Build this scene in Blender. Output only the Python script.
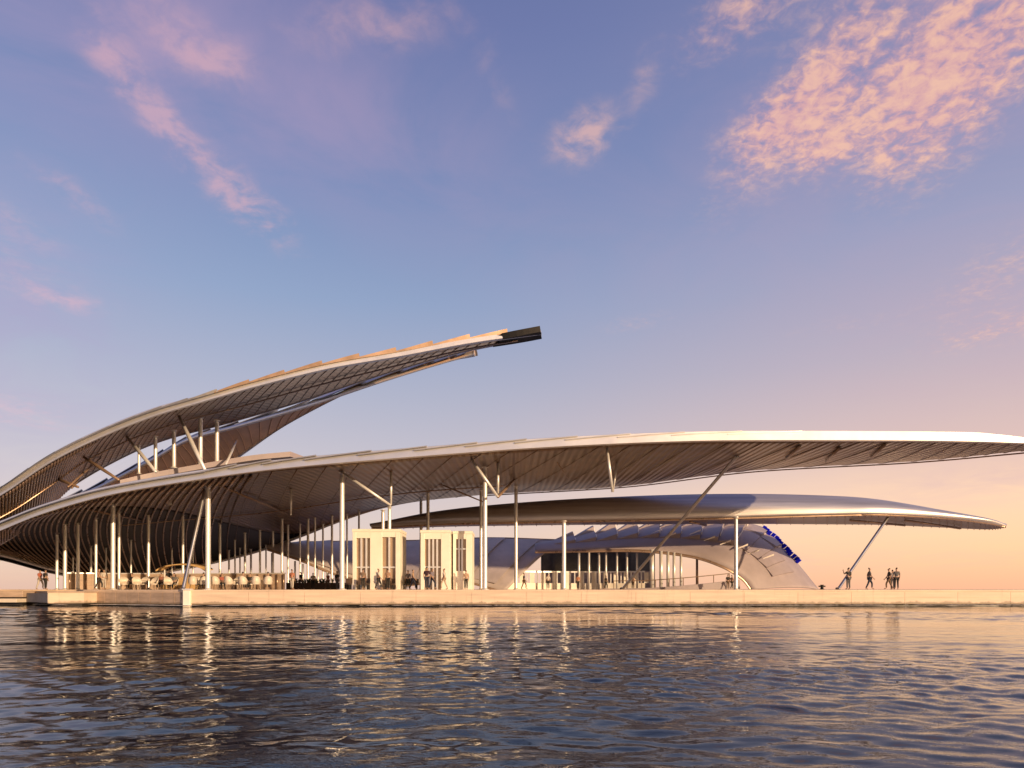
import bpy, bmesh, math, random
import numpy as np
from mathutils import Vector
from mathutils.bvhtree import BVHTree

R = math.radians
random.seed(7); rng = np.random.default_rng(7)
scn = bpy.context.scene
for o in list(bpy.data.objects): bpy.data.objects.remove(o)
col = scn.collection

# ------------------------------------------------------------------ camera
CAM_Z, HOR, FPX = 1.25, 589.0, 682.67
cam = bpy.data.cameras.new('camera'); camo = bpy.data.objects.new('camera', cam); col.objects.link(camo)
camo.location = (0, 0, CAM_Z); camo.rotation_euler = (R(90), 0, 0)
cam.lens = 24; cam.sensor_width = 36; cam.shift_y = (HOR - 384) / 1024
cam.clip_start = 0.1; cam.clip_end = 20000
scn.camera = camo

# ------------------------------------------------------------------ sun, sky, exposure
SUN_AZ, SUN_EL = 136.0, 8.0        # clockwise from +Y
sun = bpy.data.lights.new('sun', 'SUN'); suno = bpy.data.objects.new('sun', sun); col.objects.link(suno)
sd = Vector((math.sin(R(SUN_AZ)) * math.cos(R(SUN_EL)), math.cos(R(SUN_AZ)) * math.cos(R(SUN_EL)), math.sin(R(SUN_EL))))
suno.rotation_euler = sd.to_track_quat('Z', 'Y').to_euler(); suno.location = (60, -60, 40)
sun.energy = 4.7; sun.angle = R(0.6); sun.color = (1.0, 0.69, 0.40)
scn.view_settings.view_transform = 'Standard'; scn.view_settings.look = 'None'
scn.view_settings.exposure = 0.0; scn.view_settings.gamma = 1.0
scn.view_settings.use_curve_mapping = False
scn.render.engine = 'CYCLES'
scn.cycles.use_denoising = True
scn.cycles.sample_clamp_indirect = 6.0
scn.cycles.max_bounces = 8

def srgb(r, g, b):
    f = lambda c: (c / 255 / 12.92) if c / 255 <= 0.04045 else ((c / 255 + 0.055) / 1.055) ** 2.4
    return (f(r), f(g), f(b), 1.0)

class NT:
    """small helper to write node trees as expressions"""
    def __init__(s, tree): s.t = tree; s.n = tree.nodes; s.l = tree.links
    def node(s, typ, **kw):
        nd = s.n.new(typ)
        for k, v in kw.items(): setattr(nd, k, v)
        return nd
    def put(s, sock, v):
        if isinstance(v, bpy.types.NodeSocket): s.l.new(v, sock)
        elif v is not None: sock.default_value = v
    def m(s, op, a, b=None, c=None, clamp=False):
        nd = s.node('ShaderNodeMath', operation=op, use_clamp=clamp)
        s.put(nd.inputs[0], a)
        if b is not None: s.put(nd.inputs[1], b)
        if c is not None: s.put(nd.inputs[2], c)
        return nd.outputs[0]
    def v(s, op, a, b=None, out=0):
        nd = s.node('ShaderNodeVectorMath', operation=op)
        s.put(nd.inputs[0], a)
        if b is not None: s.put(nd.inputs[1], b)
        return nd.outputs[out]
    def dot(s, a, b): return s.v('DOT_PRODUCT', a, b, out=1)
    def mix(s, f, a, b, typ='MIX'):
        nd = s.node('ShaderNodeMix', data_type='RGBA', blend_type=typ, clamp_factor=True)
        s.put(nd.inputs[0], f); s.put(nd.inputs[6], a); s.put(nd.inputs[7], b)
        return nd.outputs[2]
    def ramp(s, f, stops, interp='LINEAR'):
        nd = s.node('ShaderNodeValToRGB'); cr = nd.color_ramp; cr.interpolation = interp
        while len(cr.elements) < len(stops): cr.elements.new(0.5)
        for e, (p, c) in zip(cr.elements, stops): e.position = p; e.color = c
        s.put(nd.inputs[0], f); return nd.outputs[0]
    def sm(s, x, a, b):
        nd = s.node('ShaderNodeMapRange', interpolation_type='SMOOTHSTEP', clamp=True)
        s.put(nd.inputs[0], x); s.put(nd.inputs[1], a); s.put(nd.inputs[2], b)
        return nd.outputs[0]
    def noise(s, vec, scale, detail=4, rough=0.5, dist=0.0, out=0):
        nd = s.node('ShaderNodeTexNoise')
        s.put(nd.inputs['Vector'], vec); nd.inputs['Scale'].default_value = scale
        nd.inputs['Detail'].default_value = detail; nd.inputs['Roughness'].default_value = rough
        nd.inputs['Distortion'].default_value = dist
        return nd.outputs[out]

world = bpy.data.worlds.new('World'); scn.world = world; world.use_nodes = True
def build_sky():
    w = NT(world.node_tree); w.n.clear()
    out = w.node('ShaderNodeOutputWorld')
    tc = w.node('ShaderNodeTexCoord'); d = w.v('NORMALIZE', tc.outputs['Generated'])
    sky = w.node('ShaderNodeTexSky', sky_type='NISHITA', sun_disc=False, sun_elevation=R(SUN_EL), sun_rotation=R(SUN_AZ),
                 air_density=1.0, dust_density=1.0, ozone_density=2.0)
    bg1 = w.node('ShaderNodeBackground'); w.l.new(sky.outputs[0], bg1.inputs[0]); bg1.inputs[1].default_value = 0.05
    sep = w.node('ShaderNodeSeparateXYZ'); w.l.new(d, sep.inputs[0])
    z = w.m('MAXIMUM', sep.outputs[2], 0.0)
    # dusk gradient, cool and warm side (z = sine of the elevation)
    cool = w.ramp(z, [(0.0, srgb(228, 186, 170)), (0.07, srgb(218, 182, 174)), (0.17, srgb(194, 174, 178)), (0.27, srgb(170, 164, 180)),
                      (0.38, srgb(139, 151, 182)), (0.50, srgb(114, 129, 172)), (0.64, srgb(101, 108, 158)), (1.0, srgb(72, 72, 120))])
    br = lambda c, k: tuple(x * k for x in c[:3]) + (1,)
    warm = w.ramp(z, [(0.0, br(srgb(253, 186, 148), 1.06)), (0.05, br(srgb(255, 198, 150), 1.10)), (0.11, br(srgb(253, 202, 158), 1.12)), (0.18, srgb(226, 186, 172)),
                      (0.29, srgb(190, 170, 180)), (0.42, srgb(156, 154, 184)), (0.55, srgb(122, 130, 174)), (1.0, srgb(84, 80, 126))])
    az = w.dot(w.v('NORMALIZE', w.v('MULTIPLY', d, (1, 1, 0))), (math.sin(R(80)), math.cos(R(80)), 0))
    wf = w.sm(az, 0.0, 0.75)
    grad = w.mix(wf, cool, warm)
    # golden glow close to the sun's azimuth
    gl = w.m('MULTIPLY', w.sm(w.dot(d, tuple(sd)), 0.55, 1.0), w.sm(z, 0.55, 0.0))
    grad = w.mix(gl, grad, (1.3, 0.72, 0.34, 1))
    # ---- clouds on a high layer
    pl = w.v('DIVIDE', d, None)
    dv = pl.node; zz = w.m('ADD', z, 0.12)
    cz = w.node('ShaderNodeCombineXYZ')
    for i in range(3): w.l.new(zz, cz.inputs[i])
    w.l.new(cz.outputs[0], dv.inputs[1])
    plane = w.v('MULTIPLY', pl, (1, 1, 0))
    n1 = w.noise(plane, 2.6, 5, 0.6, 0.6)
    n2 = w.noise(plane, 15.0, 6, 0.6, 0.5)
    n3 = w.noise(plane, 6.0, 4, 0.55, 1.0)
    def blob(px, py, ang, lu, lv):
        c = Vector(((px - 512) / FPX, 1, (HOR - py) / FPX)).normalized()
        ax = c.cross(Vector((0, 0, 1))).normalized(); ay = ax.cross(c).normalized()
        a = R(ang); e1 = ax * math.cos(a) + ay * math.sin(a); e2 = ay * math.cos(a) - ax * math.sin(a)
        k = 1 / FPX
        q1 = w.m('MULTIPLY', w.dot(d, tuple(e1)), 1 / (lu * k)); q2 = w.m('MULTIPLY', w.dot(d, tuple(e2)), 1 / (lv * k))
        q = w.m('ADD', w.m('MULTIPLY', q1, q1), w.m('MULTIPLY', q2, q2))
        g = w.m('EXPONENT', w.m('MULTIPLY', q, -1.0))
        return w.m('MULTIPLY', g, w.sm(w.dot(d, tuple(c)), 0.0, 0.2))
    def total(lst):
        acc = None
        for a, *p in lst:
            b = w.m('MULTIPLY', blob(*p), a); acc = b if acc is None else w.m('ADD', acc, b)
        return acc
    big = total([(1.05, 815, 75, 42, 95, 24), (1.1, 950, 30, 24, 110, 34), (0.85, 785, 120, 8, 52, 20), (0.85, 960, 105, 50, 62, 30), (0.9, 750, 5, 20, 60, 26), (0.9, 828, 150, 0, 26, 13), (0.8, 905, 120, 60, 45, 18),
                 (0.3, 880, 100, 45, 70, 46), (0.7, 1010, 55, 40, 60, 30), (0.6, 1000, 270, 25, 50, 26), (0.75, 1010, 326, 4, 60, 13), (0.4, 640, 322, 5, 50, 10), (0.35, 840, 325, 0, 60, 10)])
    small = total([(1.05, 165, 120, -44, 70, 17), (1.25, 255, 206, -36, 42, 17), (1.6, 583, 136, 20, 28, 19), (0.8, 70, 192, -28, 40, 12), (0.6, 120, 75, -40, 60, 14),
                   (0.75, 165, 20, -25, 60, 22), (0.75, 375, 24, 12, 75, 22), (0.75, 215, 62, 0, 30, 16), (0.6, 0, 262, -8, 60, 22), (0.55, 10, 215, -20, 40, 14), (0.9, 5, 410, 0, 55, 16), (0.9, 60, 300, 0, 30, 9), (0.7, 650, 66, 65, 40, 14), (0.4, 495, 80, -60, 40, 14)])
    veil = total([(1.4, 180, 40, -8, 220, 70), (0.4, 850, 60, 25, 200, 100), (1.1, -10, 300, 0, 90, 130), (0.4, 1020, 260, 0, 140, 140), (0.6, 990, 478, 8, 130, 22), (0.4, 780, 560, 0, 200, 12)])
    n4 = w.noise(plane, 44.0, 3, 0.6, 0.4)
    grain = w.m('ADD', w.m('ADD', w.m('MULTIPLY', n4, 0.38), w.m('MULTIPLY', n2, 0.40)), w.m('MULTIPLY', n3, 0.22))
    soft = w.m('ADD', w.m('MULTIPLY', n2, 0.45), w.m('MULTIPLY', n3, 0.55))
    cb = w.sm(w.m('MULTIPLY', big, w.sm(grain, 0.27, 0.74)), 0.07, 1.0)
    cs = w.sm(w.m('MULTIPLY', small, w.sm(w.m('ADD', w.m('MULTIPLY', soft, 0.7), w.m('MULTIPLY', grain, 0.3)), 0.30, 0.72)), 0.06, 1.0)
    cv = w.m('MULTIPLY', veil, w.m('MULTIPLY', w.sm(n1, 0.22, 0.68), 0.50))
    side = w.sm(w.dot(d, (1, 0, 0)), -0.45, 0.45)
    pink = w.mix(side, srgb(220, 166, 172), srgb(255, 196, 160))
    veilc = w.mix(side, srgb(168, 142, 176), srgb(204, 160, 176))
    grad = w.mix(cv, grad, veilc)
    grad = w.mix(w.m('MULTIPLY', cb, 0.85), grad, w.mix(w.sm(grain, 0.42, 0.62), srgb(224, 162, 162), pink))
    grad = w.mix(w.m('MULTIPLY', cs, 0.62), grad, pink)
    # a general broken cloud cover for the rest of the dome (behind the viewer)
    back = w.m('MULTIPLY', w.sm(n1, 0.5, 0.75), w.sm(w.m('MULTIPLY', sep.outputs[1], -1.0), 0.0, 0.5))
    grad = w.mix(w.m('MULTIPLY', back, 0.6), grad, srgb(226, 160, 150))
    bg2 = w.node('ShaderNodeBackground'); w.l.new(grad, bg2.inputs[0]); bg2.inputs[1].default_value = 0.92
    add = w.node('ShaderNodeAddShader'); w.l.new(bg1.outputs[0], add.inputs[0]); w.l.new(bg2.outputs[0], add.inputs[1])
    w.l.new(add.outputs[0], out.inputs[0])
build_sky()

# ------------------------------------------------------------------ helpers
def at(px, py, Y): return Vector(((px - 512) / FPX * Y, Y, CAM_Z + (HOR - py) / FPX * Y))

def mat(name, base, rough=0.5, metal=0.0, var=0.15, scale=2.0, bump=0.0, bscale=20.0, stretch=(1, 1, 1), spec=0.5, corr=0.0, tide=False):
    m = bpy.data.materials.new(name); m.use_nodes = True; t = NT(m.node_tree)
    b = t.n['Principled BSDF']; tc = t.node('ShaderNodeTexCoord')
    v = t.v('MULTIPLY', tc.outputs['Object'], stretch)
    n = t.noise(v, scale, 5, 0.6)
    lo = tuple(c * (1 - var) for c in base) + (1,); hi = tuple(min(1, c * (1 + var)) for c in base) + (1,)
    base_c = t.ramp(n, [(0.3, lo), (0.7, hi)])
    if tide:
        sp = t.node('ShaderNodeSeparateXYZ'); t.l.new(tc.outputs['Object'], sp.inputs[0])
        edge = t.m('ADD', sp.outputs[2], t.m('MULTIPLY', t.noise(t.v('MULTIPLY', tc.outputs['Object'], (1, 1, .3)), 1.3, 6, .7), -0.55))
        base_c = t.mix(t.m('MULTIPLY', t.sm(edge, 0.10, -0.04), 0.6), base_c, (0.12, 0.095, 0.06, 1))
        drip = t.noise(t.v('MULTIPLY', tc.outputs['Object'], (2.2, 2.2, .12)), 1.0, 5, .7)
        base_c = t.mix(t.m('MULTIPLY', t.sm(drip, 0.56, 0.74), 0.35), base_c, (0.26, 0.19, 0.13, 1))
    t.put(b.inputs['Base Color'], base_c)
    b.inputs['Metallic'].default_value = metal
    t.put(b.inputs['Roughness'], t.m('MULTIPLY_ADD', n, 0.3 * rough, rough * 0.85))
    b.inputs['Specular IOR Level'].default_value = spec
    if corr:
        wv = t.node('ShaderNodeTexWave', wave_type='BANDS', bands_direction='X', wave_profile='SIN')
        t.l.new(tc.outputs['Object'], wv.inputs['Vector']); wv.inputs['Scale'].default_value = corr; wv.inputs['Distortion'].default_value = 0.3
        bp = t.node('ShaderNodeBump'); bp.inputs['Strength'].default_value = 0.8; bp.inputs['Distance'].default_value = 0.08
        t.l.new(wv.outputs['Fac'], bp.inputs['Height']); t.l.new(bp.outputs[0], b.inputs['Normal'])
    if bump:
        bp = t.node('ShaderNodeBump'); bp.inputs['Strength'].default_value = bump; bp.inputs['Distance'].default_value = 0.05
        t.l.new(t.noise(v, bscale, 4), bp.inputs['Height']); t.l.new(bp.outputs[0], b.inputs['Normal'])
    return m

M = dict(
    fascia=mat('brushed_aluminium', (0.80, 0.765, 0.72), 0.42, 0.8, 0.06, 0.6),
    panel=mat('zinc_panel', (0.52, 0.51, 0.52), 0.30, 0.9, 0.15, 0.5),
    clad=mat('satin_cladding', (0.56, 0.53, 0.53), 0.40, 0.7, 0.2, 0.8, stretch=(0.12, 1, 4)),
    shell=mat('violet_grey_panel', (0.36, 0.305, 0.32), 0.6, 0.0, 0.12, 0.4),
    pale=mat('pale_shell_panel', (0.42, 0.36, 0.34), 0.55, 0.0, 0.15, 0.4),
    glint=mat('painted_glint', (0.8, 0.74, 0.68), 0.4, 0.0, 0.05),  # pale colour painted for sunlit scale ends and glints
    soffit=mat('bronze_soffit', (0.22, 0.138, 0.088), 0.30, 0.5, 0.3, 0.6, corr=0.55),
    shaded_soffit=mat('soffit_shade', (0.016, 0.011, 0.009), 0.5, 0.2, 0.3, 0.5),  # near-black soffit colour, shade of the deep left ends painted in
    rear=mat('sunlit_bronze_soffit', (0.70, 0.46, 0.30), 0.5, 0.1, 0.15, 0.5),  # lighter soffit tone, low sun painted into the colour
    edge=mat('sunset_tint_panel', (0.36, 0.25, 0.185), 0.4, 0.75, 0.3, 0.5),  # gold-brown stands in for the sunset reflected on the panels
    rib=mat('bronze_rib', (0.48, 0.34, 0.25), 0.28, 0.65, 0.15, 0.8),
    steel=mat('pale_painted_steel', (0.76, 0.74, 0.72), 0.32, 0.3, 0.08, 1.0),
    darksteel=mat('bronze_steel', (0.34, 0.23, 0.16), 0.4, 0.4, 0.1, 1.0),
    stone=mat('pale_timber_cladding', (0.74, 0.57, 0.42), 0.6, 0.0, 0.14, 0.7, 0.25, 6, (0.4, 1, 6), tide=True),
    stone2=mat('darker_timber_cladding', (0.46, 0.34, 0.25), 0.65, 0.0, 0.2, 0.9, 0.25, 6, (1, 1, 4), tide=True),
    stoneshade=mat('block_side_shade', (0.24, 0.22, 0.22), 0.7, 0.0, 0.2, 1.2, 0.2),
    base=mat('dark_wet_hull', (0.03, 0.026, 0.022), 0.35, 0.0, 0.3, 1.5),
    cream=mat('cream_plaster', (0.90, 0.84, 0.73), 0.6, 0.0, 0.05, 1.0),
    pane=mat('bronze_glass', (0.36, 0.26, 0.18), 0.15, 0.0, 0.1, 0.5),
    white=mat('white_plastic', (0.70, 0.61, 0.50), 0.4, 0.0, 0.04),
    wood=mat('dark_wood', (0.09, 0.055, 0.035), 0.5, 0.0, 0.25, 3, stretch=(1, 8, 1)),
    ochre=mat('ochre_canvas', (0.55, 0.36, 0.16), 0.7, 0.0, 0.15, 2),
    blue=mat('deep_blue_panel', (0.015, 0.02, 0.60), 0.8, 0.0, 0.1, 2, spec=0.05),
    inner=mat('void_shade_wall', (0.05, 0.042, 0.038), 0.25, 0.0, 0.4, 0.6),
    dark=mat('matt_black', (0.014, 0.012, 0.011), 0.8, 0.0, 0.2, 2),
    skin=mat('skin', (0.42, 0.26, 0.18), 0.55, 0.0, 0.05, 5),
    hair=mat('dark_hair', (0.03, 0.02, 0.015), 0.6, 0.0, 0.2, 20),
)
def cloth(name, c): return mat(name, c, 0.85, 0.0, 0.12, 8)

def link(name, verts, faces, m, parent=None, smooth=False):
    me = bpy.data.meshes.new(name); me.from_pydata([tuple(v) for v in verts], [], faces); me.update()
    if smooth:
        me.polygons.foreach_set('use_smooth', [True] * len(me.polygons))
    me.materials.append(m)
    o = bpy.data.objects.new(name, me); col.objects.link(o)
    if parent is not None:
        o.parent = parent; o.matrix_parent_inverse = parent.matrix_basis.inverted()
    return o

def tag(o, label=None, cat=None, group=None, kind=None):
    for k, v in (('label', label), ('category', cat), ('group', group), ('kind', kind)):
        if v: o[k] = v
    return o
def thing(name, label, cat, loc=(0, 0, 0), group=None, rz=0):
    o = bpy.data.objects.new(name, None); col.objects.link(o); o.location = loc; o.rotation_euler = (0, 0, rz)
    o.empty_display_size = 0.3
    return tag(o, label, cat, group)

class MB:
    def __init__(s): s.v = []; s.f = []
    def add(s, v, f):
        k = len(s.v); s.v += [tuple(p) for p in v]; s.f += [tuple(i + k for i in q) for q in f]; return s
    def box(s, x0, x1, y0, y1, z0, z1, bev=0.0):
        bm = bmesh.new(); bmesh.ops.create_cube(bm, size=1)
        for v in bm.verts:
            v.co = ((x0 + x1) / 2 + v.co.x * (x1 - x0), (y0 + y1) / 2 + v.co.y * (y1 - y0), (z0 + z1) / 2 + v.co.z * (z1 - z0))
        if bev: bmesh.ops.bevel(bm, geom=bm.edges[:], offset=bev, segments=2, affect='EDGES', profile=0.5)
        bm.verts.index_update()
        s.add([v.co.copy() for v in bm.verts], [[v.index for v in f.verts] for f in bm.faces]); bm.free(); return s
    def tube(s, pts, r, n=10, taper=None):
        pts = [Vector(p) for p in pts]; k = len(pts); V = []; up = None
        for i, p in enumerate(pts):
            d = (pts[min(i + 1, k - 1)] - pts[max(i - 1, 0)]).normalized()
            if up is None: up = d.orthogonal().normalized()
            a = (up - d * up.dot(d)).normalized(); b = d.cross(a); up = a
            rr = r if taper is None else r * taper[i]
            V += [p + (a * math.cos(6.2832 * j / n) + b * math.sin(6.2832 * j / n)) * rr for j in range(n)]
        F = [(i * n + j, i * n + (j + 1) % n, (i + 1) * n + (j + 1) % n, (i + 1) * n + j) for i in range(k - 1) for j in range(n)]
        F += [tuple(reversed(range(n))), tuple(range((k - 1) * n, k * n))]
        return s.add(V, F)
    def prism(s, outline, z0, z1):
        n = len(outline)
        V = [(x, y, z0) for x, y in outline] + [(x, y, z1) for x, y in outline]
        F = [(i, (i + 1) % n, n + (i + 1) % n, n + i) for i in range(n)] + [tuple(reversed(range(n))), tuple(range(n, 2 * n))]
        return s.add(V, F)
    def build(s, name, m, parent=None, smooth=False): return link(name, s.v, s.f, m, parent, smooth)

def column(name, p0, p1, r, m, parent, collar=True):
    """round steel post with base plate and head collar"""
    p0 = Vector(p0); p1 = Vector(p1); L = (p1 - p0).length; d = (p1 - p0).normalized()
    q = lambda s: p0 + d * s
    if collar and L > 1.2:
        pts = [q(0), q(0.04), q(0.041), q(0.16), q(L * 0.5), q(L - 0.3), q(L - 0.06), q(L - 0.059), q(L)]
        tp = [1.9, 1.9, 1.15, 1, 1, 1, 0.8, 1.5, 1.5]
    else: pts = [p0, (p0 + p1) / 2, p1]; tp = [1, 1.05, 1]
    return MB().tube(pts, r, 12, tp).build(name, m, parent, True)

# ------------------------------------------------------------------ water
def build_water():
    rows = [3.0]
    while rows[-1] < 75: rows.append(rows[-1] * 1.0062)
    nwave = len(rows)
    while rows[-1] < 9000: rows.append(rows[-1] * 1.12)
    Y = np.array(rows); C = 620
    S = np.linspace(-1, 1, C); S = S
    X = S[None, :] * (8 + 1.0 * Y[:, None]); YY = np.repeat(Y[:, None], C, 1)
    Z = np.zeros_like(X)
    r2 = np.random.default_rng(3)
    lam_min = 0.012 * Y[:, None]
    DX = np.zeros_like(X)
    for k in range(130):
        lam = 0.22 * (5.0 / 0.22) ** (r2.random())
        th = math.pi / 2 + r2.normal() * 0.55 + 0.10          # crests nearly parallel to the quay
        kx, ky = math.cos(th) * 2 * math.pi / lam, math.sin(th) * 2 * math.pi / lam
        a = 0.0011 * lam * (0.5 + r2.random()) * (2.1 if lam < 0.6 else 1.0 if lam < 1.8 else 0.5)
        ph = r2.random() * 6.2832
        fade = np.clip((lam - lam_min) / (0.5 * lam), 0, 1)
        env = 0.8 + 0.6 * np.sin(X * 0.33 * (1 + r2.random()) + YY * 0.21 * (1 + r2.random()) + r2.random() * 6)
        arg = kx * X + ky * YY + ph
        Z += a * fade * env * (np.sin(arg) + 0.3 * np.cos(2 * arg))
    for lam, th, a, ph in ((7.5, 1.45, .034, 0.4), (5.6, 1.72, .024, 2.1), (4.3, 1.30, .016, 4.0), (9.5, 1.62, .03, 1.2)):      # long swell
        Z += a * np.sin(2 * math.pi / lam * (math.cos(th) * X + math.sin(th) * YY) + ph) * np.clip(1.15 - YY / 15, .10, .8)
    gust = np.zeros_like(X)
    for k in range(7):
        gust += np.sin(X * (0.05 + 0.12 * r2.random()) + YY * (0.12 + 0.35 * r2.random()) + r2.random() * 6)
    Z *= np.clip(0.95 + 0.30 * gust, 0.35, 1.8)
    far = np.clip((75 - Y) / 15, 0, 1)[:, None]
    Z *= far
    V = np.stack([X, YY, Z], -1).reshape(-1, 3)
    n = len(rows)
    i = np.arange(n - 1)[:, None] * C + np.arange(C - 1)[None, :]
    F = np.stack([i, i + 1, i + C + 1, i + C], -1).reshape(-1, 4)
    # still water to the sides and behind the viewer, a little lower
    k = len(V); e = 9000
    V2 = np.array([(-e, -e, -0.3), (e, -e, -0.3), (e, e, -0.3), (-e, e, -0.3)])
    me = bpy.data.meshes.new('water')
    V = np.concatenate([V, V2]); F = np.concatenate([F, np.array([[k, k + 1, k + 2, k + 3]])])
    me.from_pydata(V.tolist(), [], F.tolist()); me.update()
    me.polygons.foreach_set('use_smooth', [True] * len(me.polygons))
    m = bpy.data.materials.new('sea_water'); m.use_nodes = True; t = NT(m.node_tree); b = t.n['Principled BSDF']
    b.inputs['Base Color'].default_value = (0.006, 0.016, 0.03, 1)
    b.inputs['Roughness'].default_value = 0.04; b.inputs['IOR'].default_value = 1.40
    tc = t.node('ShaderNodeTexCoord')
    v1 = t.v('MULTIPLY', tc.outputs['Object'], (1.0, 2.0, 1)); v2 = t.v('MULTIPLY', tc.outputs['Object'], (0.8, 2.4, 1))
    patch = t.sm(t.noise(t.v('MULTIPLY', tc.outputs['Object'], (0.10, 0.42, 1)), 1.0, 3, 0.5, 0.6), 0.38, 0.62)   # calm slicks and ruffled patches
    h = t.m('ADD', t.m('MULTIPLY', t.noise(v1, 3.2, 3, 0.55, 0.3), 0.70), t.m('MULTIPLY', t.noise(v2, 1.1, 2, 0.5), 0.9))
    h2 = t.m('ADD', h, t.m('MULTIPLY', t.noise(v1, 8.0, 3, 0.6), 0.42))
    bp = t.node('ShaderNodeBump'); bp.inputs['Distance'].default_value = 0.07
    t.put(bp.inputs['Strength'], t.m('MULTIPLY_ADD', patch, 0.08, 0.04))
    t.l.new(h2, bp.inputs['Height']); t.l.new(bp.outputs[0], b.inputs['Normal'])
    me.materials.append(m)
    o = bpy.data.objects.new('water', me); col.objects.link(o); tag(o, kind='structure')
build_water()

# ------------------------------------------------------------------ deck (floating quay)
DZ = 1.2
YR = 50.5
corner = at(188, 600, 48.0); c83 = at(84, 600, 52.5)
outline = [(corner.x, 48.0), (62, YR), (75, YR + 1), (75, 118), (-62, 118), (-62, 58), (c83.x - 3.0, 56.5), (c83.x, 52.5)]
def scaled(o, dz): return o
deck = MB().prism(outline, 0.16, DZ - 0.14).build('deck', M['stone'])
tag(deck, kind='structure')
def inset(pts, d):
    n = len(pts); res = []
    for i in range(n):
        p = Vector(pts[i]); a = (Vector(pts[i]) - Vector(pts[i - 1])).normalized(); b = (Vector(pts[(i + 1) % n]) - p).normalized()
        na = Vector((-a.y, a.x)); nb = Vector((-b.y, b.x)); bis = (na + nb).normalized()
        res.append(tuple(p + bis * (d / max(0.3, bis.dot(na)))))
    return res
MB().prism(inset(outline, -0.05), DZ - 0.14, DZ).build('deck_coping', M['stone'], deck)
MB().prism(inset(outline, 0.5), -0.8, 0.16).build('deck_hull', M['base'], deck)
# face boards of the receding left side
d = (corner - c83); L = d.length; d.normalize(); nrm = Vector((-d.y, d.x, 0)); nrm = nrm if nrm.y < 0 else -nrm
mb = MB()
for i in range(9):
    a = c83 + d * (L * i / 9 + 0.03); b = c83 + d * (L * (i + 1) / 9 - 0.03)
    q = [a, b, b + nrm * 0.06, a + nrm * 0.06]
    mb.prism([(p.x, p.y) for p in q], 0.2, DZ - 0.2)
mb.build('deck_boards', M['stone2'], deck)  # darker tone paints the weaker sun on this side
mb = MB()
x = corner.x + 0.3; Lr = 62 - corner.x
while x < 60:
    yy = 48.0 + (x - corner.x) / Lr * (YR - 48.0)
    x2 = x + 3.9; yy2 = 48.0 + (x2 - corner.x) / Lr * (YR - 48.0)
    mb.prism([(x, yy - 0.035), (x2, yy2 - 0.035), (x2, yy2 + 0.02), (x, yy + 0.02)], 0.2, 0.60)
    mb.prism([(x, yy - 0.035), (x2, yy2 - 0.035), (x2, yy2 + 0.02), (x, yy + 0.02)], 0.63, DZ - 0.17)
    x += 3.92
mb.build('deck_boards', M['stone'], deck)

# mooring block and landing step at the left end
pb = thing('mooring_block', 'square pale block on the quay edge at the left end', 'mooring block', (at(66, 600, 51).x, 51, 0))
a, b, c = at(48, 600, 49.6), at(84, 600, 50.4), at(27, 600, 53)
q = [(a.x, a.y), (b.x, b.y), (b.x + 0.2, 53.4), (c.x, 54)]
MB().prism(q, 0.2, 0.98).build('block', M['stone'], pb)
MB().prism(inset(q, -0.06), 0.98, 1.08).build('cap', M['stone2'], pb)
MB().prism(inset(q, 0.3), -0.6, 0.2).build('footing', M['base'], pb)
MB().prism([(c.x - 0.02, c.y - 0.02), (a.x - 0.03, a.y - 0.03), (a.x, a.y + 0.02), (c.x, c.y + 0.05)], 0.25, 0.94).build('shaded_side', M['stoneshade'], pb)  # grey plate paints the shade on the block's left face
ls = thing('landing_stage', 'low landing stage with a white lower step at the left edge', 'landing stage', (-42, 54, 0))
e = at(27, 600, 53)
MB().box(-60, e.x - 0.05, 52.6, 57, 0.62, 1.12, 0.03).build('upper_step', M['stone2'], ls)
MB().box(-60, e.x - 0.1, 52.0, 54, 0.22, 0.52, 0.03).build('lower_step', M['white'], ls)
MB().box(-60, e.x - 0.3, 52.9, 56, -0.5, 0.62).build('footing', M['base'], ls)

# ------------------------------------------------------------------ blade shaped roofs
def catmull(P, n):
    P = np.array(P, float); k = len(P); out = []
    for u in np.linspace(0, k - 1, n):
        i = min(int(u), k - 2); f = u - i
        p0 = P[max(i - 1, 0)] if i > 0 else 2 * P[0] - P[1]
        p3 = P[i + 2] if i + 2 < k else 2 * P[-1] - P[-2]
        p1, p2 = P[i], P[i + 1]
        out.append(0.5 * ((2 * p1) + (-p0 + p2) * f + (2 * p0 - 5 * p1 + 4 * p2 - p3) * f * f + (-p0 + 3 * p1 - 3 * p2 + p3) * f ** 3))
    return np.array(out)

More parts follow.
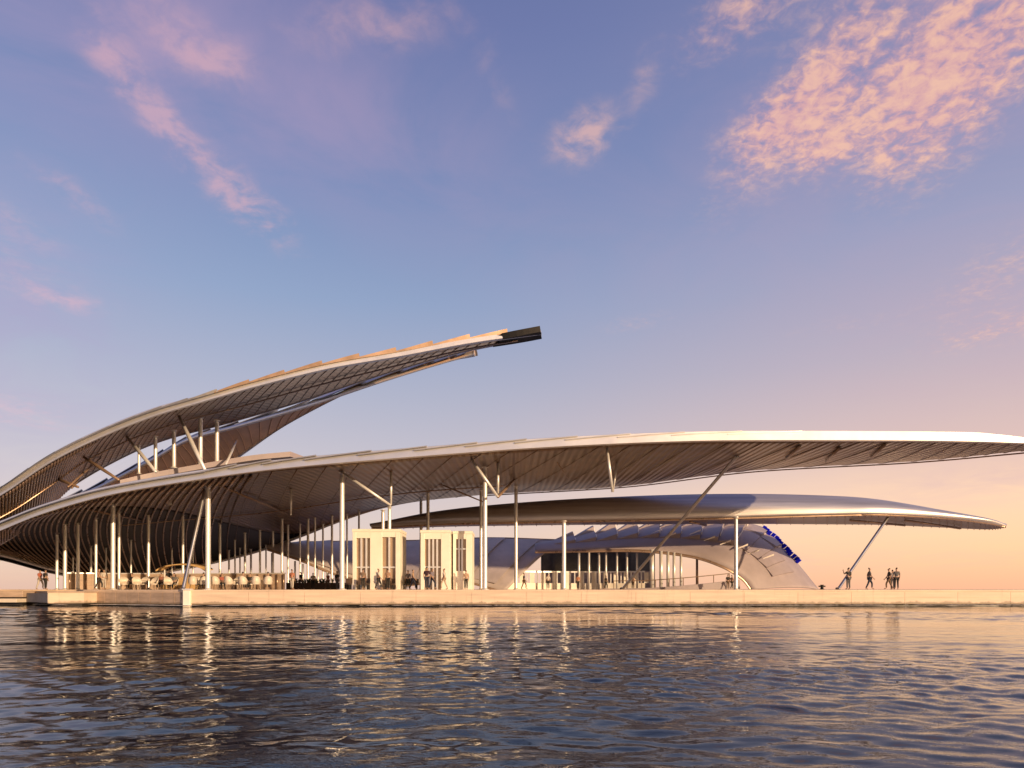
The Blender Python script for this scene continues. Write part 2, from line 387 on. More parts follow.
class Blade:
    NT_, = (161,)
    def __init__(s, F, Rr, bulge, bowl=False):
        s.F = catmull([at(*p) for p in F], s.NT_); s.R = catmull([at(*p) for p in Rr], s.NT_)
        s.B = catmull(bulge, s.NT_); s.bowl = bowl
        sgn = 0
        for t in (0.3, 0.5, 0.7): sgn += s.rawn(t, 0.3)[2]
        s.sg = 1 if sgn > 0 else -1
    def ip(s, A, t):
        u = min(max(t, 0), 1) * (s.NT_ - 1); i = min(int(u), s.NT_ - 2); f = u - i
        e = A[i] * (1 - f) + A[i + 1] * f
        if t > 1: e = e + (A[-1] - A[-2]) * (t - 1) * (s.NT_ - 1)
        return e
    def P(s, t, v):
        F, Rr, B = s.ip(s.F, t), s.ip(s.R, t), s.ip(s.B, t)
        if s.bowl:
            th = v * math.pi / 2
            h = math.sin(th); c = math.cos(th)
            p = F + (Rr - F) * h
            p[2] = Rr[2] + (F[2] - Rr[2]) * c
            return p + B * math.sin(2 * th)
        return F + (Rr - F) * v + B * 4 * v * (1 - v)
    def rawn(s, t, v):
        e = 0.004
        a = s.P(min(t + e, 1), v) - s.P(max(t - e, 0), v); b = s.P(t, v + e) - s.P(t, v - e)
        n = np.cross(a, b); return n / (np.linalg.norm(n) + 1e-9)
    def N(s, t, v): return s.rawn(t, v) * s.sg
    def sheet(s, t0, t1, v0, v1, nt, nv, off, th, raise0=0.0, raise1=0.0, wedge=0.0):
        """closed thin sheet following the surface; off = distance above it, raised linearly along t"""
        lo, hi = [], []
        for i in range(nt + 1):
            f = i / nt; t = t0 + (t1 - t0) * f; rs = off + raise0 + (raise1 - raise0) * f
            va = v0(t) if callable(v0) else v0; vb = v1(t) if callable(v1) else v1
            for j in range(nv + 1):
                v = va + (vb - va) * j / nv
                p = s.P(t, v); n = s.N(min(max(t, 0.003), 0.997), min(max(v, 0.01), 0.99))
                lo.append(p + n * rs); hi.append(p + n * (rs + th + wedge * f))
        w = nv + 1; K = len(lo); F = []
        for i in range(nt):
            for j in range(nv):
                a = i * w + j
                F.append((a, a + 1, a + w + 1, a + w)); F.append((K + a, K + a + w, K + a + w + 1, K + a + 1))
        for i in range(nt):
            a = i * w; F.append((a, a + w, K + a + w, K + a)); a = i * w + nv; F.append((a + w, a, K + a, K + a + w))
        for j in range(nv):
            a = j; F.append((a + 1, a, K + a, K + a + 1)); a = nt * w + j; F.append((a, a + 1, K + a + 1, K + a))
        return MB().add(lo + hi, F)
    def along_v(s, t, v0, v1, off, n=14):
        return [s.P(t, v0 + (v1 - v0) * i / n) + s.N(t, min(max(v0 + (v1 - v0) * i / n, .01), .99)) * off for i in range(n + 1)]
    def along_t(s, v, t0, t1, off, n=70):
        return [s.P(t0 + (t1 - t0) * i / n, v) + s.N(min(max(t0 + (t1 - t0) * i / n, .003), .997), v) * off for i in range(n + 1)]
    def fascia(s, h0, h1, depth, n=120, edge=0, lean=1.0):
        """swept edge beam, h0 below and h1 above the edge; callables of t allowed"""
        V = []; prof = 6
        for i in range(n + 1):
            t = i / n; p = s.P(t, edge); q = s.P(t, 0.3 if edge == 0 else 0.7)
            o = p - q; o[2] = 0; o /= np.linalg.norm(o) + 1e-9
            a = h0(t) if callable(h0) else h0; b = h1(t) if callable(h1) else h1
            z = np.array((0, 0, 1.0)); d = depth; le = 0.22 * b * (lean(t) if callable(lean) else lean)
            for du, dz in ((-0.15, -a), (0.8 * d, -a), (d, -a * 0.7), (d - le, b * 0.96), (d - le - 0.06, b), (-0.15, b)):
                V.append(p + o * du + z * dz)
        F = [(i * prof + j, i * prof + (j + 1) % prof, (i + 1) * prof + (j + 1) % prof, (i + 1) * prof + j) for i in range(n) for j in range(prof)]
        F += [tuple(range(prof)), tuple(reversed(range(n * prof, n * prof + prof)))]
        return MB().add(V, F)

def ray_hit(objs, px, py):
    """first of the given surfaces along a sight line: where a post's head meets the roof"""
    o = Vector((0, 0, CAM_Z)); d = (at(px, py, 1.0) - o).normalized(); best = None
    for ob in objs:
        if ob.name not in TREES:
            TREES[ob.name] = BVHTree.FromPolygons([v.co.copy() for v in ob.data.vertices], [tuple(p.vertices) for p in ob.data.polygons])
        h = TREES[ob.name].ray_cast(o, d)
        if h[0] is not None and (best is None or h[3] < best[1]): best = (h[0], h[3])
    return best[0] if best else None
TREES = {}

# ---- front canopy -------------------------------------------------
fc = thing('front_canopy', 'long low leaf shaped roof across the front on slender columns, curling down at left', 'canopy roof', (0, 60, DZ))
Bf = [(-75, 562, 50), (-30, 541, 48), (0, 529.5, 47.5), (45, 512, 47), (110, 494, 47), (200, 478.5, 47.5), (290, 467, 48), (430, 455, 48.5), (560, 446, 49), (700, 440.5, 49.5), (850, 440, 50), (960, 441, 50), (1030, 443.5, 50), (1062, 445.5, 50)]
Br = [(-70, 566, 53), (-35, 556, 60), (0, 556, 67), (60, 572, 76), (110, 577.5, 82), (175, 571, 87), (262, 551, 89), (375, 510, 84), (470, 495.5, 80), (620, 486, 76), (745, 467, 70), (905, 457, 64), (1010, 450.5, 55), (1063, 446.3, 50.5)]
Bb = [(-0.5, 0, 0), (-2.0, 0, 0.5), (-3, 0, 0.6), (-3, 0, 0.8), (-2, 0, 0.8), (-1, 0, 0.8), (0, 0, 0.6), (0, 0, 0.3), (0, 0, 0), (0, 0, 0), (0, 0, 0), (0, 0, 0), (0, 0, 0), (0, 0, 0)]
blB = Blade(Bf, Br, Bb, bowl=True)
# bowl profile only at the left: flat plate to the right is the same formula with little drop
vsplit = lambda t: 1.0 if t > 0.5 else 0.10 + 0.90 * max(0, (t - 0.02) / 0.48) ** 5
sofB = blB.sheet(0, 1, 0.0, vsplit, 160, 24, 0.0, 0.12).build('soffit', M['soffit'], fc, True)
shadeB = blB.sheet(0, 0.499, lambda t: vsplit(t) + 0.0005, 1, 90, 24, 0.0, 0.12).build('shaded_soffit', M['shaded_soffit'], fc, True)  # depth of the bowl coloured near black for its shade
def taper(a, k=0.85): return lambda t: a * (1 if t < k else max(0.12, (1 - t) / (1 - k)))
up_lean = lambda t: 1.2 if t < 0.35 else 1.2 - 0.50 * min(1, (t - 0.35) / 0.3)
blB.fascia(taper(0.10), lambda t: (0.58 + 0.06 * min(1, max(0, (t - .4) * 3))) * (1 if t < .86 else max(.15, (1 - t) / .14)), 0.28, 160, lean=up_lean).build('fascia', M['fascia'], fc)
blB.fascia(0.05, 0.30, 0.15, 140, edge=1).build('rear_trim', M['fascia'], fc, True)
NPB = 34
for i in range(NPB):
    t0, t1 = i / NPB, min((i + 1.25) / NPB, 0.999)
    k = min(1, (1 - t0) * 5)
    blB.sheet(t0, t1, -0.006, 1.004, 3, 10, 0.32 * k, 0.07, 0.02, (0.03 if t0 < .36 or t0 > .72 else 0.24) * k).build('roof_panel', M['panel'], fc)
for i in range(96):
    t = 0.01 + 0.43 * i / 63 if i < 64 else 0.45 + 0.535 * (i - 64) / 31
    r = 0.085 if t < 0.44 else 0.035
    MB().tube(blB.along_v(t, 0.02, 0.985, -0.12 if t < .44 else -0.015, 16), r, 6).build('rib', M['rib' if t < 0.42 else 'soffit'], fc, True)
for v, ta, tb in ((0.42, 0.34, 0.62), (0.75, 0.62, 0.96)):
    MB().tube(blB.along_t(v, ta, tb, -0.18, 60), 0.06, 6).build('purlin', M['rib'], fc, True)
SB = [sofB, shadeB]
def post(parent, objs, px, py, r, m='steel', name='column', z0=DZ, foot=None):
    h = ray_hit(objs, px, py)
    if h is None: print('no hit', px, py); h = at(px, py, 60)
    base = Vector((h.x, h.y, z0))
    return column(name, base, h + Vector((0, 0, 0.02)), r, M[m], parent), h
for px, py, r in ((113, 504, .18), (208, 486, .20), (342, 472, .19), (485, 467, .19), (516, 486, .18)):
    post(fc, SB, px, py, r)
for px, py, r in ((57, 533, .14), (65, 524, .17), (78, 523, .15), (96, 518, .13), (119, 512, .13), (148.5, 515, .15), (183, 515, .13), (220, 523, .14),
                  (229, 550, .12), (245, 533, .14), (260, 530, .13), (273, 531, .13), (282, 519, .15), (288, 525, .13), (308, 519, .15), (332, 516, .14),
                  (300, 524, .11), (315, 518, .11), (347, 514, .11), (359, 511, .12), (240, 548, .10), (235, 540, .10), (266, 545, .10), (193, 545, .10), (172, 548, .10), (131, 540, .10), (106, 548, .09), (383, 510, .15), (389.5, 507, .15), (421, 500, .17), (428, 493, .17), (481, 490, .16), (91, 546, .12), (73, 556, .10), (251, 549, .14), (323, 524, .12)):
    post(fc, SB, px, py, r)
for a, b, r in (((219, 485), (287, 514), .10), ((340, 471), (391, 505.5), .11), ((85, 509), (145, 521), .09), ((471, 459), (498, 497), .12), ((607, 448), (612.5, 492), .11),
                ((498, 497), (514, 480), .12), ((440, 484), (486, 503), .07), ((557, 462), (569, 480), .06)):
    h2 = ray_hit(SB, *b)
    if a[0] == 498: h, e = at(498, 497, ray_hit(SB, 471, 459).y + 0.5), h2
    else:
        h = ray_hit(SB, *a)
        e = at(b[0], b[1], h.y + 0.5) if a[0] in (471, 607) or h2 is None or h2.y - h.y > 25 else h2
    MB().tube([h, (h + e) / 2, e], r, 8, [0.8, 1.1, 0.8]).build('strut', M['darksteel' if a[0] in (219, 85, 498, 440, 557) else 'steel'], fc, True)
for px, p0, p1, r in ((391, 472, 505, .11), (291, 489, 515, .10), (498, 463, 496, .11), (617, 462, 490, .10)):
    h = ray_hit(SB, px, p0); e = at(px, p1, h.y)
    if px == 617: e = at(613, 492, h.y)
    MB().tube([h, (h + e) / 2, e], r, 8, [1, 1, 0.7]).build('hanger', M['steel'], fc, True)
# raking props
h = ray_hit(SB, 205.5, 487); e = at(183, 586, 51.5); e.z = DZ
column('raking_prop', e, h, .14, M['panel'], fc)
h = ray_hit(SB, 737, 456); e = at(622, 588, 70.0); e.z = DZ
column('raking_prop', e, h, .14, M['panel'], fc)
for px, py in ((800, 444), (840, 446), (885, 443)):
    h = ray_hit(SB, px, py); h2 = ray_hit(SB, px - 14, py + 14)
    if h and h2: MB().tube([h + Vector((0, 0, -0.12)), h2 + Vector((0, 0, -0.15))], 0.10, 8).build('cross_beam', M['darksteel'], fc, True)

# ---- upper canopy -------------------------------------------------
uc = thing('upper_canopy', 'tall rising leaf shaped roof lifting to a blunt tip, upper left, above the front roof', 'canopy roof', (-30, 60, 9))
Af = [(-60, 528, 51), (0, 495, 49.5), (50, 462, 49.5), (100, 437, 50), (150, 417, 50.5), (200, 402, 51), (260, 385, 52), (330, 368, 53), (400, 356, 54), (470, 343, 55), (541, 333, 56)]
Ar = [(-45, 556, 56), (0, 545, 62), (40, 517, 66), (72, 487, 67), (120, 459, 68), (165, 440, 68), (225, 424, 68), (300, 402, 67), (375, 377, 64), (455, 354, 60), (541.5, 336.5, 57)]
Ab = [(0, 0, 0.6), (0, 0, 0.6), (0, 0, 0.5), (0, 0, 0.5), (0, 0, 0.4), (0, 0, .3), (0, 0, .2), (0, 0, .2), (0, 0, .1), (0, 0, .05), (0, 0, 0)]
blA = Blade(Af, Ar, Ab)
blA.sheet(0, 0.26, 0, 1, 40, 12, 0.0, 0.12).build('shaded_soffit', M['shaded_soffit'], uc, True)  # left end of the underside painted dark as shade
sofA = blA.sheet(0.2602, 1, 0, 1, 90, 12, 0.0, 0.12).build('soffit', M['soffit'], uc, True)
blA.fascia(0.10, lambda t: 0.58 - .28 * min(1, max(0, (t - .42) * 4)) if t < .94 else 0.12, 0.25, 140, lean=lambda t: 1.2 if t < .45 else max(.55, 1.2 - (t - .45) * 3)).build('fascia', M['fascia'], uc)
blA.fascia(0.05, 0.30, 0.12, 120, edge=1).build('rear_trim', M['fascia'], uc, True)
NPA = 19
for i in range(NPA - 1):
    t0, t1 = i / NPA, min((i + 1.12) / NPA, 0.962)
    k = 0.1 + 0.9 * min(1, max(0, (t0 - 0.3) * 2.5))
    blA.sheet(t0, t1, -0.02, 1.0, 3, 6, 0.30, 0.08, 0.0, 0.0, 0.30 * k).build('roof_panel', M['panel' if t0 < .48 else 'edge'], uc)
for i in range(90):
    t = 0.005 + 0.29 * i / 44 if i < 45 else 0.30 + 0.65 * (i - 45) / 44
    MB().tube(blA.along_v(t, 0.03, 0.98, -0.07 if t < .3 else -0.02, 10), 0.035 if t > .3 else 0.09, 6).build('rib', M['rib' if t < .3 else 'soffit'], uc, True)
for v in (0.5,):
    MB().tube(blA.along_t(v, 0.05, 0.97, -0.16, 80), 0.07, 6).build('purlin', M['rib'], uc, True)
blA.sheet(0.945, 1.0, lambda t: -0.08 - (t - .945) * 12, lambda t: 1.02 + (t - .945) * 6, 6, 4, -0.10, 0.46).build('tip_cap', M['dark'], uc)
# lower rear leaf
A2f = [(60, 505, 69), (100, 488, 70), (150, 462, 71), (190, 440, 71), (235, 428, 70.5), (310, 406, 69), (385, 381, 66), (440, 364, 64), (474, 354.5, 63)]
A2r = [(62, 520, 71), (110, 520, 74.5), (165, 505, 75.5), (215, 474, 75), (246, 452, 74.5), (292, 421.5, 73.2), (365, 385, 69.5), (430, 365, 65.3), (475, 355.5, 63.4)]
A2b = [(0, 0, .4)] * 9
blA2 = Blade(A2f, A2r, A2b)
sofA2 = blA2.sheet(0, 1, 0, 1, 90, 10, 0.0, 0.12).build('rear_leaf', M['rear'], uc, True)
blA2.fascia(0.06, 0.34, 0.15, 110, edge=1).build('rear_leaf_trim', M['fascia'], uc, True)
blA2.fascia(0.06, 0.34, 0.15, 110, edge=0).build('rear_leaf_trim', M['fascia'], uc, True)
for i in range(14):
    t0, t1 = i / 14, min((i + 1.12) / 14, 1.0)
    blA2.sheet(t0, t1, 0.0, 1.0, 3, 6, 0.30, 0.08, 0.02, 0.3).build('rear_leaf_panel', M['panel'], uc)
for i in range(44):
    t = 0.02 + 0.94 * i / 43
    MB().tube(blA2.along_v(t, 0.03, 0.98, -0.05, 8), 0.05, 6).build('rear_leaf_rib', M['rear'], uc, True)
SA = [sofA, sofA2]
# roof terrace with columns up to the upper canopy
rt = thing('roof_terrace', 'narrow grey roof terrace slab between the two left roofs', 'roof terrace', (-25, 62, 9))
T = catmull([at(120, 480, 56), at(150, 473, 57.5), (at(200, 464, 59)), at(250, 455.5, 60), at(290.5, 451.5, 61)], 24)
T2 = T + np.array((1.5, 7, 0.0)); mbt = MB()
V = []; 
for p, q in zip(T, T2): V += [p, p + np.array((0, 0, -0.45)), q + np.array((0, 0, -0.45)), q]
F = [(4 * i + j, 4 * i + (j + 1) % 4, 4 * i + 4 + (j + 1) % 4, 4 * i + 4 + j) for i in range(23) for j in range(4)] + [(0, 1, 2, 3), (95, 94, 93, 92)]
mbt.add(V, F).build('slab', M['shell'], rt)
for i in (5, 10, 15, 20):
    p = Vector(T[i]) + Vector((0.6, 3, -0.45)); MB().tube([p, p + Vector((0, 0, -1.8))], 0.14, 8).build('leg', M['steel'], rt, True)
for px, top, bot, r in ((155.5, 443, 471, .15), (174, 437, 468, .17), (200.5, 424, 466, .19), (217, 427, 464, .18), (139, 452, 474, .11)):
    h = ray_hit(SA, px, top) or at(px, top, 66)
    j = min(range(24), key=lambda i: abs((512 + T[i][0] / T[i][1] * FPX) - px)); p = Vector(T[j]) + Vector((0.5, 2.5, 0))
    h2 = at(px, top, p.y)
    column('column', at(px, bot, p.y), h2 if h.y < p.y + 2 else Vector((h2.x, h2.y, h2.z + 0.6)), r, M['steel'], rt)
for a, b, r, mm in (((179, 416), (205, 470), .16, 'steel'), ((127, 437), (156, 472), .14, 'steel'), ((82, 456), (119, 480), .13, 'darksteel'), ((50, 476), (78, 487), .12, 'darksteel'),
                ((101, 458), (68, 487), .08, 'darksteel'), ((83, 474), (72, 488), .08, 'darksteel'), ((237, 440), (226, 464), .10, 'steel')):
    h = ray_hit(SA, *a) or at(a[0], a[1], 60); e = at(b[0], b[1], 54)
    MB().tube([h, (h + e) / 2, e], r, 8, [0.8, 1.1, 0.8]).build('strut', M[mm], uc, True)

# ---- rear canopy with curved metal face ---------------------------
rc = thing('rear_canopy', 'low silvery rear roof with a smooth curved metal face and drooping pointed right tip', 'canopy roof', (20, 80, DZ))
Cf = [(372, 527, 78), (440, 523.5, 76), (530, 521.5, 74.5), (640, 519.5, 74), (740, 517, 74), (830, 514.5, 74), (880, 514, 74), (940, 517, 75), (985, 522, 76), (1006, 526, 77)]
Cu = [(370, 525.5, 78.2), (440, 512, 76.8), (530, 503, 75.6), (640, 497, 75.3), (740, 495, 75.3), (830, 497, 75.3), (880, 501, 75.2), (940, 511, 76.0), (985, 520, 76.7), (1006, 525, 77.3)]
Cr = [(374, 529, 82), (440, 526, 84), (530, 524.5, 85), (640, 523.5, 86), (740, 523, 86), (830, 523.5, 86), (880, 524, 86), (940, 526.5, 84), (985, 528.5, 81), (1006, 527, 78)]
blC = Blade(Cf, Cu, [(0, -0.45, 0.1)] * 9 + [(0, 0, 0)])
blC.sg = blC.sg
cl = blC.sheet(0, 1, 0, 1, 120, 14, 0.0, 0.15).build('curved_face', M['clad'], rc, True)
blCs = Blade(Cf, Cr, [(0, 0, 0.1)] * 10)
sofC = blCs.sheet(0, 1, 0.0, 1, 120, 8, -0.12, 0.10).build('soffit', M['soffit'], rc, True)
blCt = Blade(Cu, Cr, [(0, 1.0, 0.3)] * 9 + [(0, 0, 0)])
blCt.sheet(0, 1, 0, 1, 90, 8, 0.0, 0.12).build('roof_sheet', M['panel'], rc, True)
blC.fascia(0.22, 0.10, 0.16, 120).build('lip', M['rib'], rc, True)
for i in range(60):
    t = 0.02 + 0.95 * i / 59
    MB().tube(blCs.along_v(t, 0.03, 0.97, -0.2, 6), 0.05, 6).build('rib', M['darksteel'], rc, True)
for v in (0.1, 0.22, 0.34, 0.46, 0.58, 0.70, 0.82, 0.92):
    MB().tube([blC.P(0.03 + 0.94 * i / 90, v) + np.array((0, -0.02, 0)) - blC.N(0.5, v) * 0 for i in range(91)], 0.034, 6).build('seam', M['darksteel'], rc, True)
for i in range(1, 34):
    t = i / 34
    MB().tube([p + np.array((0, -.01, 0)) for p in blC.along_v(t, 0.02, 0.98, 0, 8)], 0.028, 5).build('panel_joint', M['darksteel'], rc, True)
for px, py, r in ((564, 521, .18), (736, 517.5, .20)):
    post(rc, [sofC], px, py, r)
h = ray_hit([sofC], 889, 516) or at(889, 516, 75); e = at(838, 589, 71); e.z = DZ
column('raking_prop', e, h, .15, M['panel'], rc)
for a, b in (((850, 519), (905, 523)), ((905, 519), (960, 526)), ((690, 520.5), (706, 523))):
    h = ray_hit([sofC], *a); h2 = ray_hit([sofC], *b)
    if h and h2: MB().tube([h + Vector((0, 0, -.15)), h2 + Vector((0, 0, -.3))], .12, 8).build('bracing', M['rib'], rc, True)

# ---- scalloped shell at the far right -----------------------------
ss = thing('scalloped_shell', 'violet grey shell of overlapping scales coming down to the deck behind the right column', 'shell roof', (30, 90, DZ))
Df = [(535, 551.5, 88), (590, 550.5, 87), (640, 550.5, 86), (690, 556, 85), (722, 566, 84), (742, 578, 84), (752, 590, 84)]
Du = [(535, 546, 91), (585, 537, 94), (640, 530, 96), (695, 526, 97), (752, 526, 97), (790, 557, 94), (818, 590, 91)]
Db = [(0, 0, .5), (0, -.3, .6), (0, -.6, .8), (0, -1, 1), (0.2, -1.2, 1), (.6, -1, .8), (.6, -.6, .3)]
blD = Blade(Df, Du, Db)
sofD = blD.sheet(0, 1, 0, 1, 80, 14, 0.0, 0.15).build('inner_skin', M['shell'], ss, True)
blD.fascia(0.25, 0.12, 0.2, 80).build('lip', M['rib'], ss, True)
NS = 13
for i in range(NS):
    t0 = 0.06 + i / NS * 0.86; t1 = t0 + 0.98 * 0.86 / NS
    rs = 1.5 * min(1, 0.5 + i / 4) * (1 if i < 9 else 0.25)
    for v0, v1 in ((0.28, 0.63), (0.66, 1.05)):
        if i > 10 and v0 > 0.5: continue
        f = 1 if v0 > .5 else 0.45
        blD.sheet(t0, t1, v0, v1, 3, 6, 0.16, 0.06, 0, 0, rs * f).build('scale', M['shell'], ss)
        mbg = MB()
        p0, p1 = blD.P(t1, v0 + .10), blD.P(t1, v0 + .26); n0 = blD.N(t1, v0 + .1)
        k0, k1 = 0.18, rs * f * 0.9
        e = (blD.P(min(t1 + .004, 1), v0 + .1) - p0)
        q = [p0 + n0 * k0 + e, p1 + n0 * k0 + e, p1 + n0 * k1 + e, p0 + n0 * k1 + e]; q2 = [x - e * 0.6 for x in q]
        if i < 11: mbg.add(q + q2, [(0, 1, 2, 3), (7, 6, 5, 4), (0, 4, 5, 1), (1, 5, 6, 2), (2, 6, 7, 3), (3, 7, 4, 0)]).build('scale_end', M['glint'], ss)  # pale plate paints sunlight on the end of the scale
for i in range(14):
    t = 0.70 + i * 0.0125; v = 0.975 - (0.0, 0.045, 0.09, 0.03)[i % 4]
    blD.sheet(t, t + 0.011, v - 0.022, v + 0.022, 1, 1, 0.17, 0.62, 0.0, 0.06).build('blue_panel', M['blue'], ss)
for px, py in ((665, 537.5), (690, 534.5), (704, 541), (720, 545), (737, 549), (748, 554.5), (763, 559), (651, 534)):
    h = ray_hit([sofD], px, py)
    if h:
        p = at(px, py, h.y - 1.2); e = at(px + 11, py - 3.6, h.y - 1.25); u = Vector((0, 0, .22)); dd = Vector((0, .15, 0)); q = [p, e, e + u, p + u * .4]
        MB().add(q + [x + dd for x in q], [(0, 1, 2, 3), (7, 6, 5, 4), (0, 4, 5, 1), (1, 5, 6, 2), (2, 6, 7, 3), (3, 7, 4, 0)]).build('glint_strip', M['glint'], ss)  # added pale strip, a painted sun glint on the scales
# interior under the shell: rear wall with shade painted in, low parapet, tall fins
for px, py, r in ((652, 551, .26), (661, 552.5, .22), (668, 553, .20), (674, 554, .18), (681, 555.5, .16), (697, 559, .15), (579, 552, .14), (589, 552, .13), (599, 552, .13), (606, 552, .12), (617, 552, .12), (627, 552, .12), (637, 552, .12)):
    h = ray_hit([sofD], px, py - 1.5) or at(px, py, 88)
    column('column', (h.x, h.y, DZ), h, r, M['steel' if px != 697 else 'darksteel'], ss, False)
rw = thing('rear_wall', 'curved wall with painted shade under the far shell', 'wall', (10, 104, DZ))
pts = [at(541, 560, 101), at(556, 560, 102.5), at(580, 560, 103), (at(620, 560, 103)), at(655, 560, 99)]
W = catmull(pts, 30); o = [(p[0], p[1]) for p in W]; o2 = [(p[0], p[1] + 0.4) for p in W]
MB().prism(o + o2[::-1], DZ + 2.7, DZ + 6.2).build('upper_wall', M['inner'], rw)  # near-black colour stands in for the shade of the deep recess
MB().prism(o + o2[::-1], DZ, DZ + 2.7).build('lower_wall', M['stone2'], rw)
bal = thing('balustrade', 'long cream balustrade with close uprights under the far shell', 'balustrade', (12, 90, DZ))
pts = [at(500, 580, 90), at(545, 580, 93), at(600, 580, 94), at(645, 580, 92)]
W = catmull(pts, 40); o = [(p[0], p[1]) for p in W]; o2 = [(p[0], p[1] + 0.25) for p in W]
MB().prism(o + o2[::-1], DZ, DZ + 0.85).build('plinth', M['cream'], bal)
MB().prism(o + o2[::-1], DZ + 2.3, DZ + 2.5).build('rail', M['steel'], bal)
for i in range(1, 40, 1):
    p = W[i]; MB().box(p[0] - 0.08, p[0] + (0.08 if i % 3 else 0.5), p[1] + 0.04, p[1] + 0.2, DZ + 0.85, DZ + 2.3).build('upright', M['steel' if i % 3 else 'cream'], bal)
rp = thing('curved_ramp', 'low grey curved ramp rising in front of the open end of the shell', 'ramp', (20, 80, DZ))
W = catmull([at(600, 588.5, 82), at(645, 588, 81), at(690, 585, 80.5), at(740, 580, 81)], 30); V = []
for i, p in enumerate(W): V += [(p[0], p[1], DZ), (p[0], p[1], max(p[2], DZ + .03)), (p[0] + 0.3, p[1] + 2.5, max(p[2], DZ + .03)), (p[0] + .3, p[1] + 2.5, DZ)]
F = [(4 * i + j, 4 * i + (j + 1) % 4, 4 * i + 4 + (j + 1) % 4, 4 * i + 4 + j) for i in range(29) for j in range(4)] + [(0, 1, 2, 3), (119, 118, 117, 116)]
MB().add(V, F).build('ramp', M['shell'], rp)
for i in range(3, 30, 3):
    p = W[i]; MB().tube([(p[0], p[1] + .1, p[2] - .1), (p[0], p[1] + .1, p[2] + 0.9)], .05, 6).build('rail_post', M['darksteel'], rp)
MB().tube([(p[0], p[1] + .1, p[2] + .9) for p in W[3:28]], .05, 6).build('rail', M['darksteel'], rp)

# ---- low shell in the middle --------------------------------------
lw = thing('low_shell', 'pale pointed shell lying low across the middle behind the cream kiosks', 'shell roof', (-5, 88, DZ))
Ef = [(267, 549, 84), (300, 560, 85), (345, 577, 86), (400, 585, 87), (455, 580, 88), (505, 592, 88)]
Eu = [(266.5, 547, 85), (300, 543.5, 90), (345, 542.5, 93), (420, 541.5, 96), (490, 539, 97), (560, 541, 96)]
blE = Blade(Ef, Eu, [(0, 0, .1), (0, -.3, .4), (0, -.5, .5), (0, -.5, .5), (0, -.5, .5), (0, -.4, .3)])
sofE = blE.sheet(0, 1, 0, 1, 70, 12, 0, 0.15).build('skin', M['pale'], lw, True)
blE.fascia(0.2, 0.12, 0.18, 70).build('lip', M['darksteel'], lw, True)
blE.fascia(0.1, 0.25, 0.18, 70, edge=1).build('ridge_trim', M['darksteel'], lw, True)
for i in range(9):
    t0 = 0.05 + i * 0.1
    blE.sheet(t0, t0 + 0.1, 0.05, 0.95, 3, 6, 0.15, 0.05, 0.0, 0.28).build('shell_panel', M['pale'], lw)
for i, (px, py) in enumerate(((272, 553), (282, 556), (295, 561), (303, 564), (318, 569), (327, 572))):
    p = at(px, py, 85.5); column('column', (p.x, p.y, DZ), p, .12, M['steel'], lw, False)

sw = thing('screen_wall', 'long low brown timber screen wall behind the chairs under the dark bowl', 'wall', (-35, 68, DZ))
W = catmull([at(66, 580, 66), at(110, 580, 68), at(180, 580, 69), at(250, 580, 68), at(284, 580, 67)], 40)
o = [(p[0], p[1]) for p in W]; o2 = [(p[0], p[1] + 0.3) for p in W]
MB().prism(o + o2[::-1], DZ, DZ + 1.55).build('wall_panel', M['stone2'], sw)
MB().prism(inset(o + o2[::-1], -0.06), DZ + 1.551, DZ + 1.65).build('coping', M['steel'], sw)
for i in range(1, 40, 2):
    p = W[i]; MB().tube([(p[0], p[1] - .12, DZ), (p[0], p[1] - .12, DZ + 1.5)], .07, 8).build('post', M['rib'], sw, True)
pt = thing('planter', 'long dark planter trough under the pointed end of the low shell', 'planter', (at(315, 590, 76).x, 76, DZ))
a, b = at(286, 590, 76), at(350, 590, 76)
MB().box(a.x, b.x, 76, 76.9, DZ, DZ + .75, .03).build('trough', M['wood'], pt)
for i in range(60):
    x = random.uniform(a.x + .2, b.x - .2); y = random.uniform(76.15, 76.75); h = random.uniform(.25, .6); mb = MB()
    for k in range(5):
        an = random.uniform(0, 6.28); dx, dy = math.cos(an) * .22, math.sin(an) * .16
        mb.tube([(x, y, DZ + .7), (x + dx * .4, y + dy * .4, DZ + .7 + h * .7), (x + dx, y + dy, DZ + .7 + h)], .035, 4, [1, 1, .2])
    V0 = mb if i == 0 else V0.add(mb.v, mb.f)
V0.build('plants', mat('dark_foliage', (0.05, 0.06, 0.025), 0.7, 0, 0.4, 4), pt)
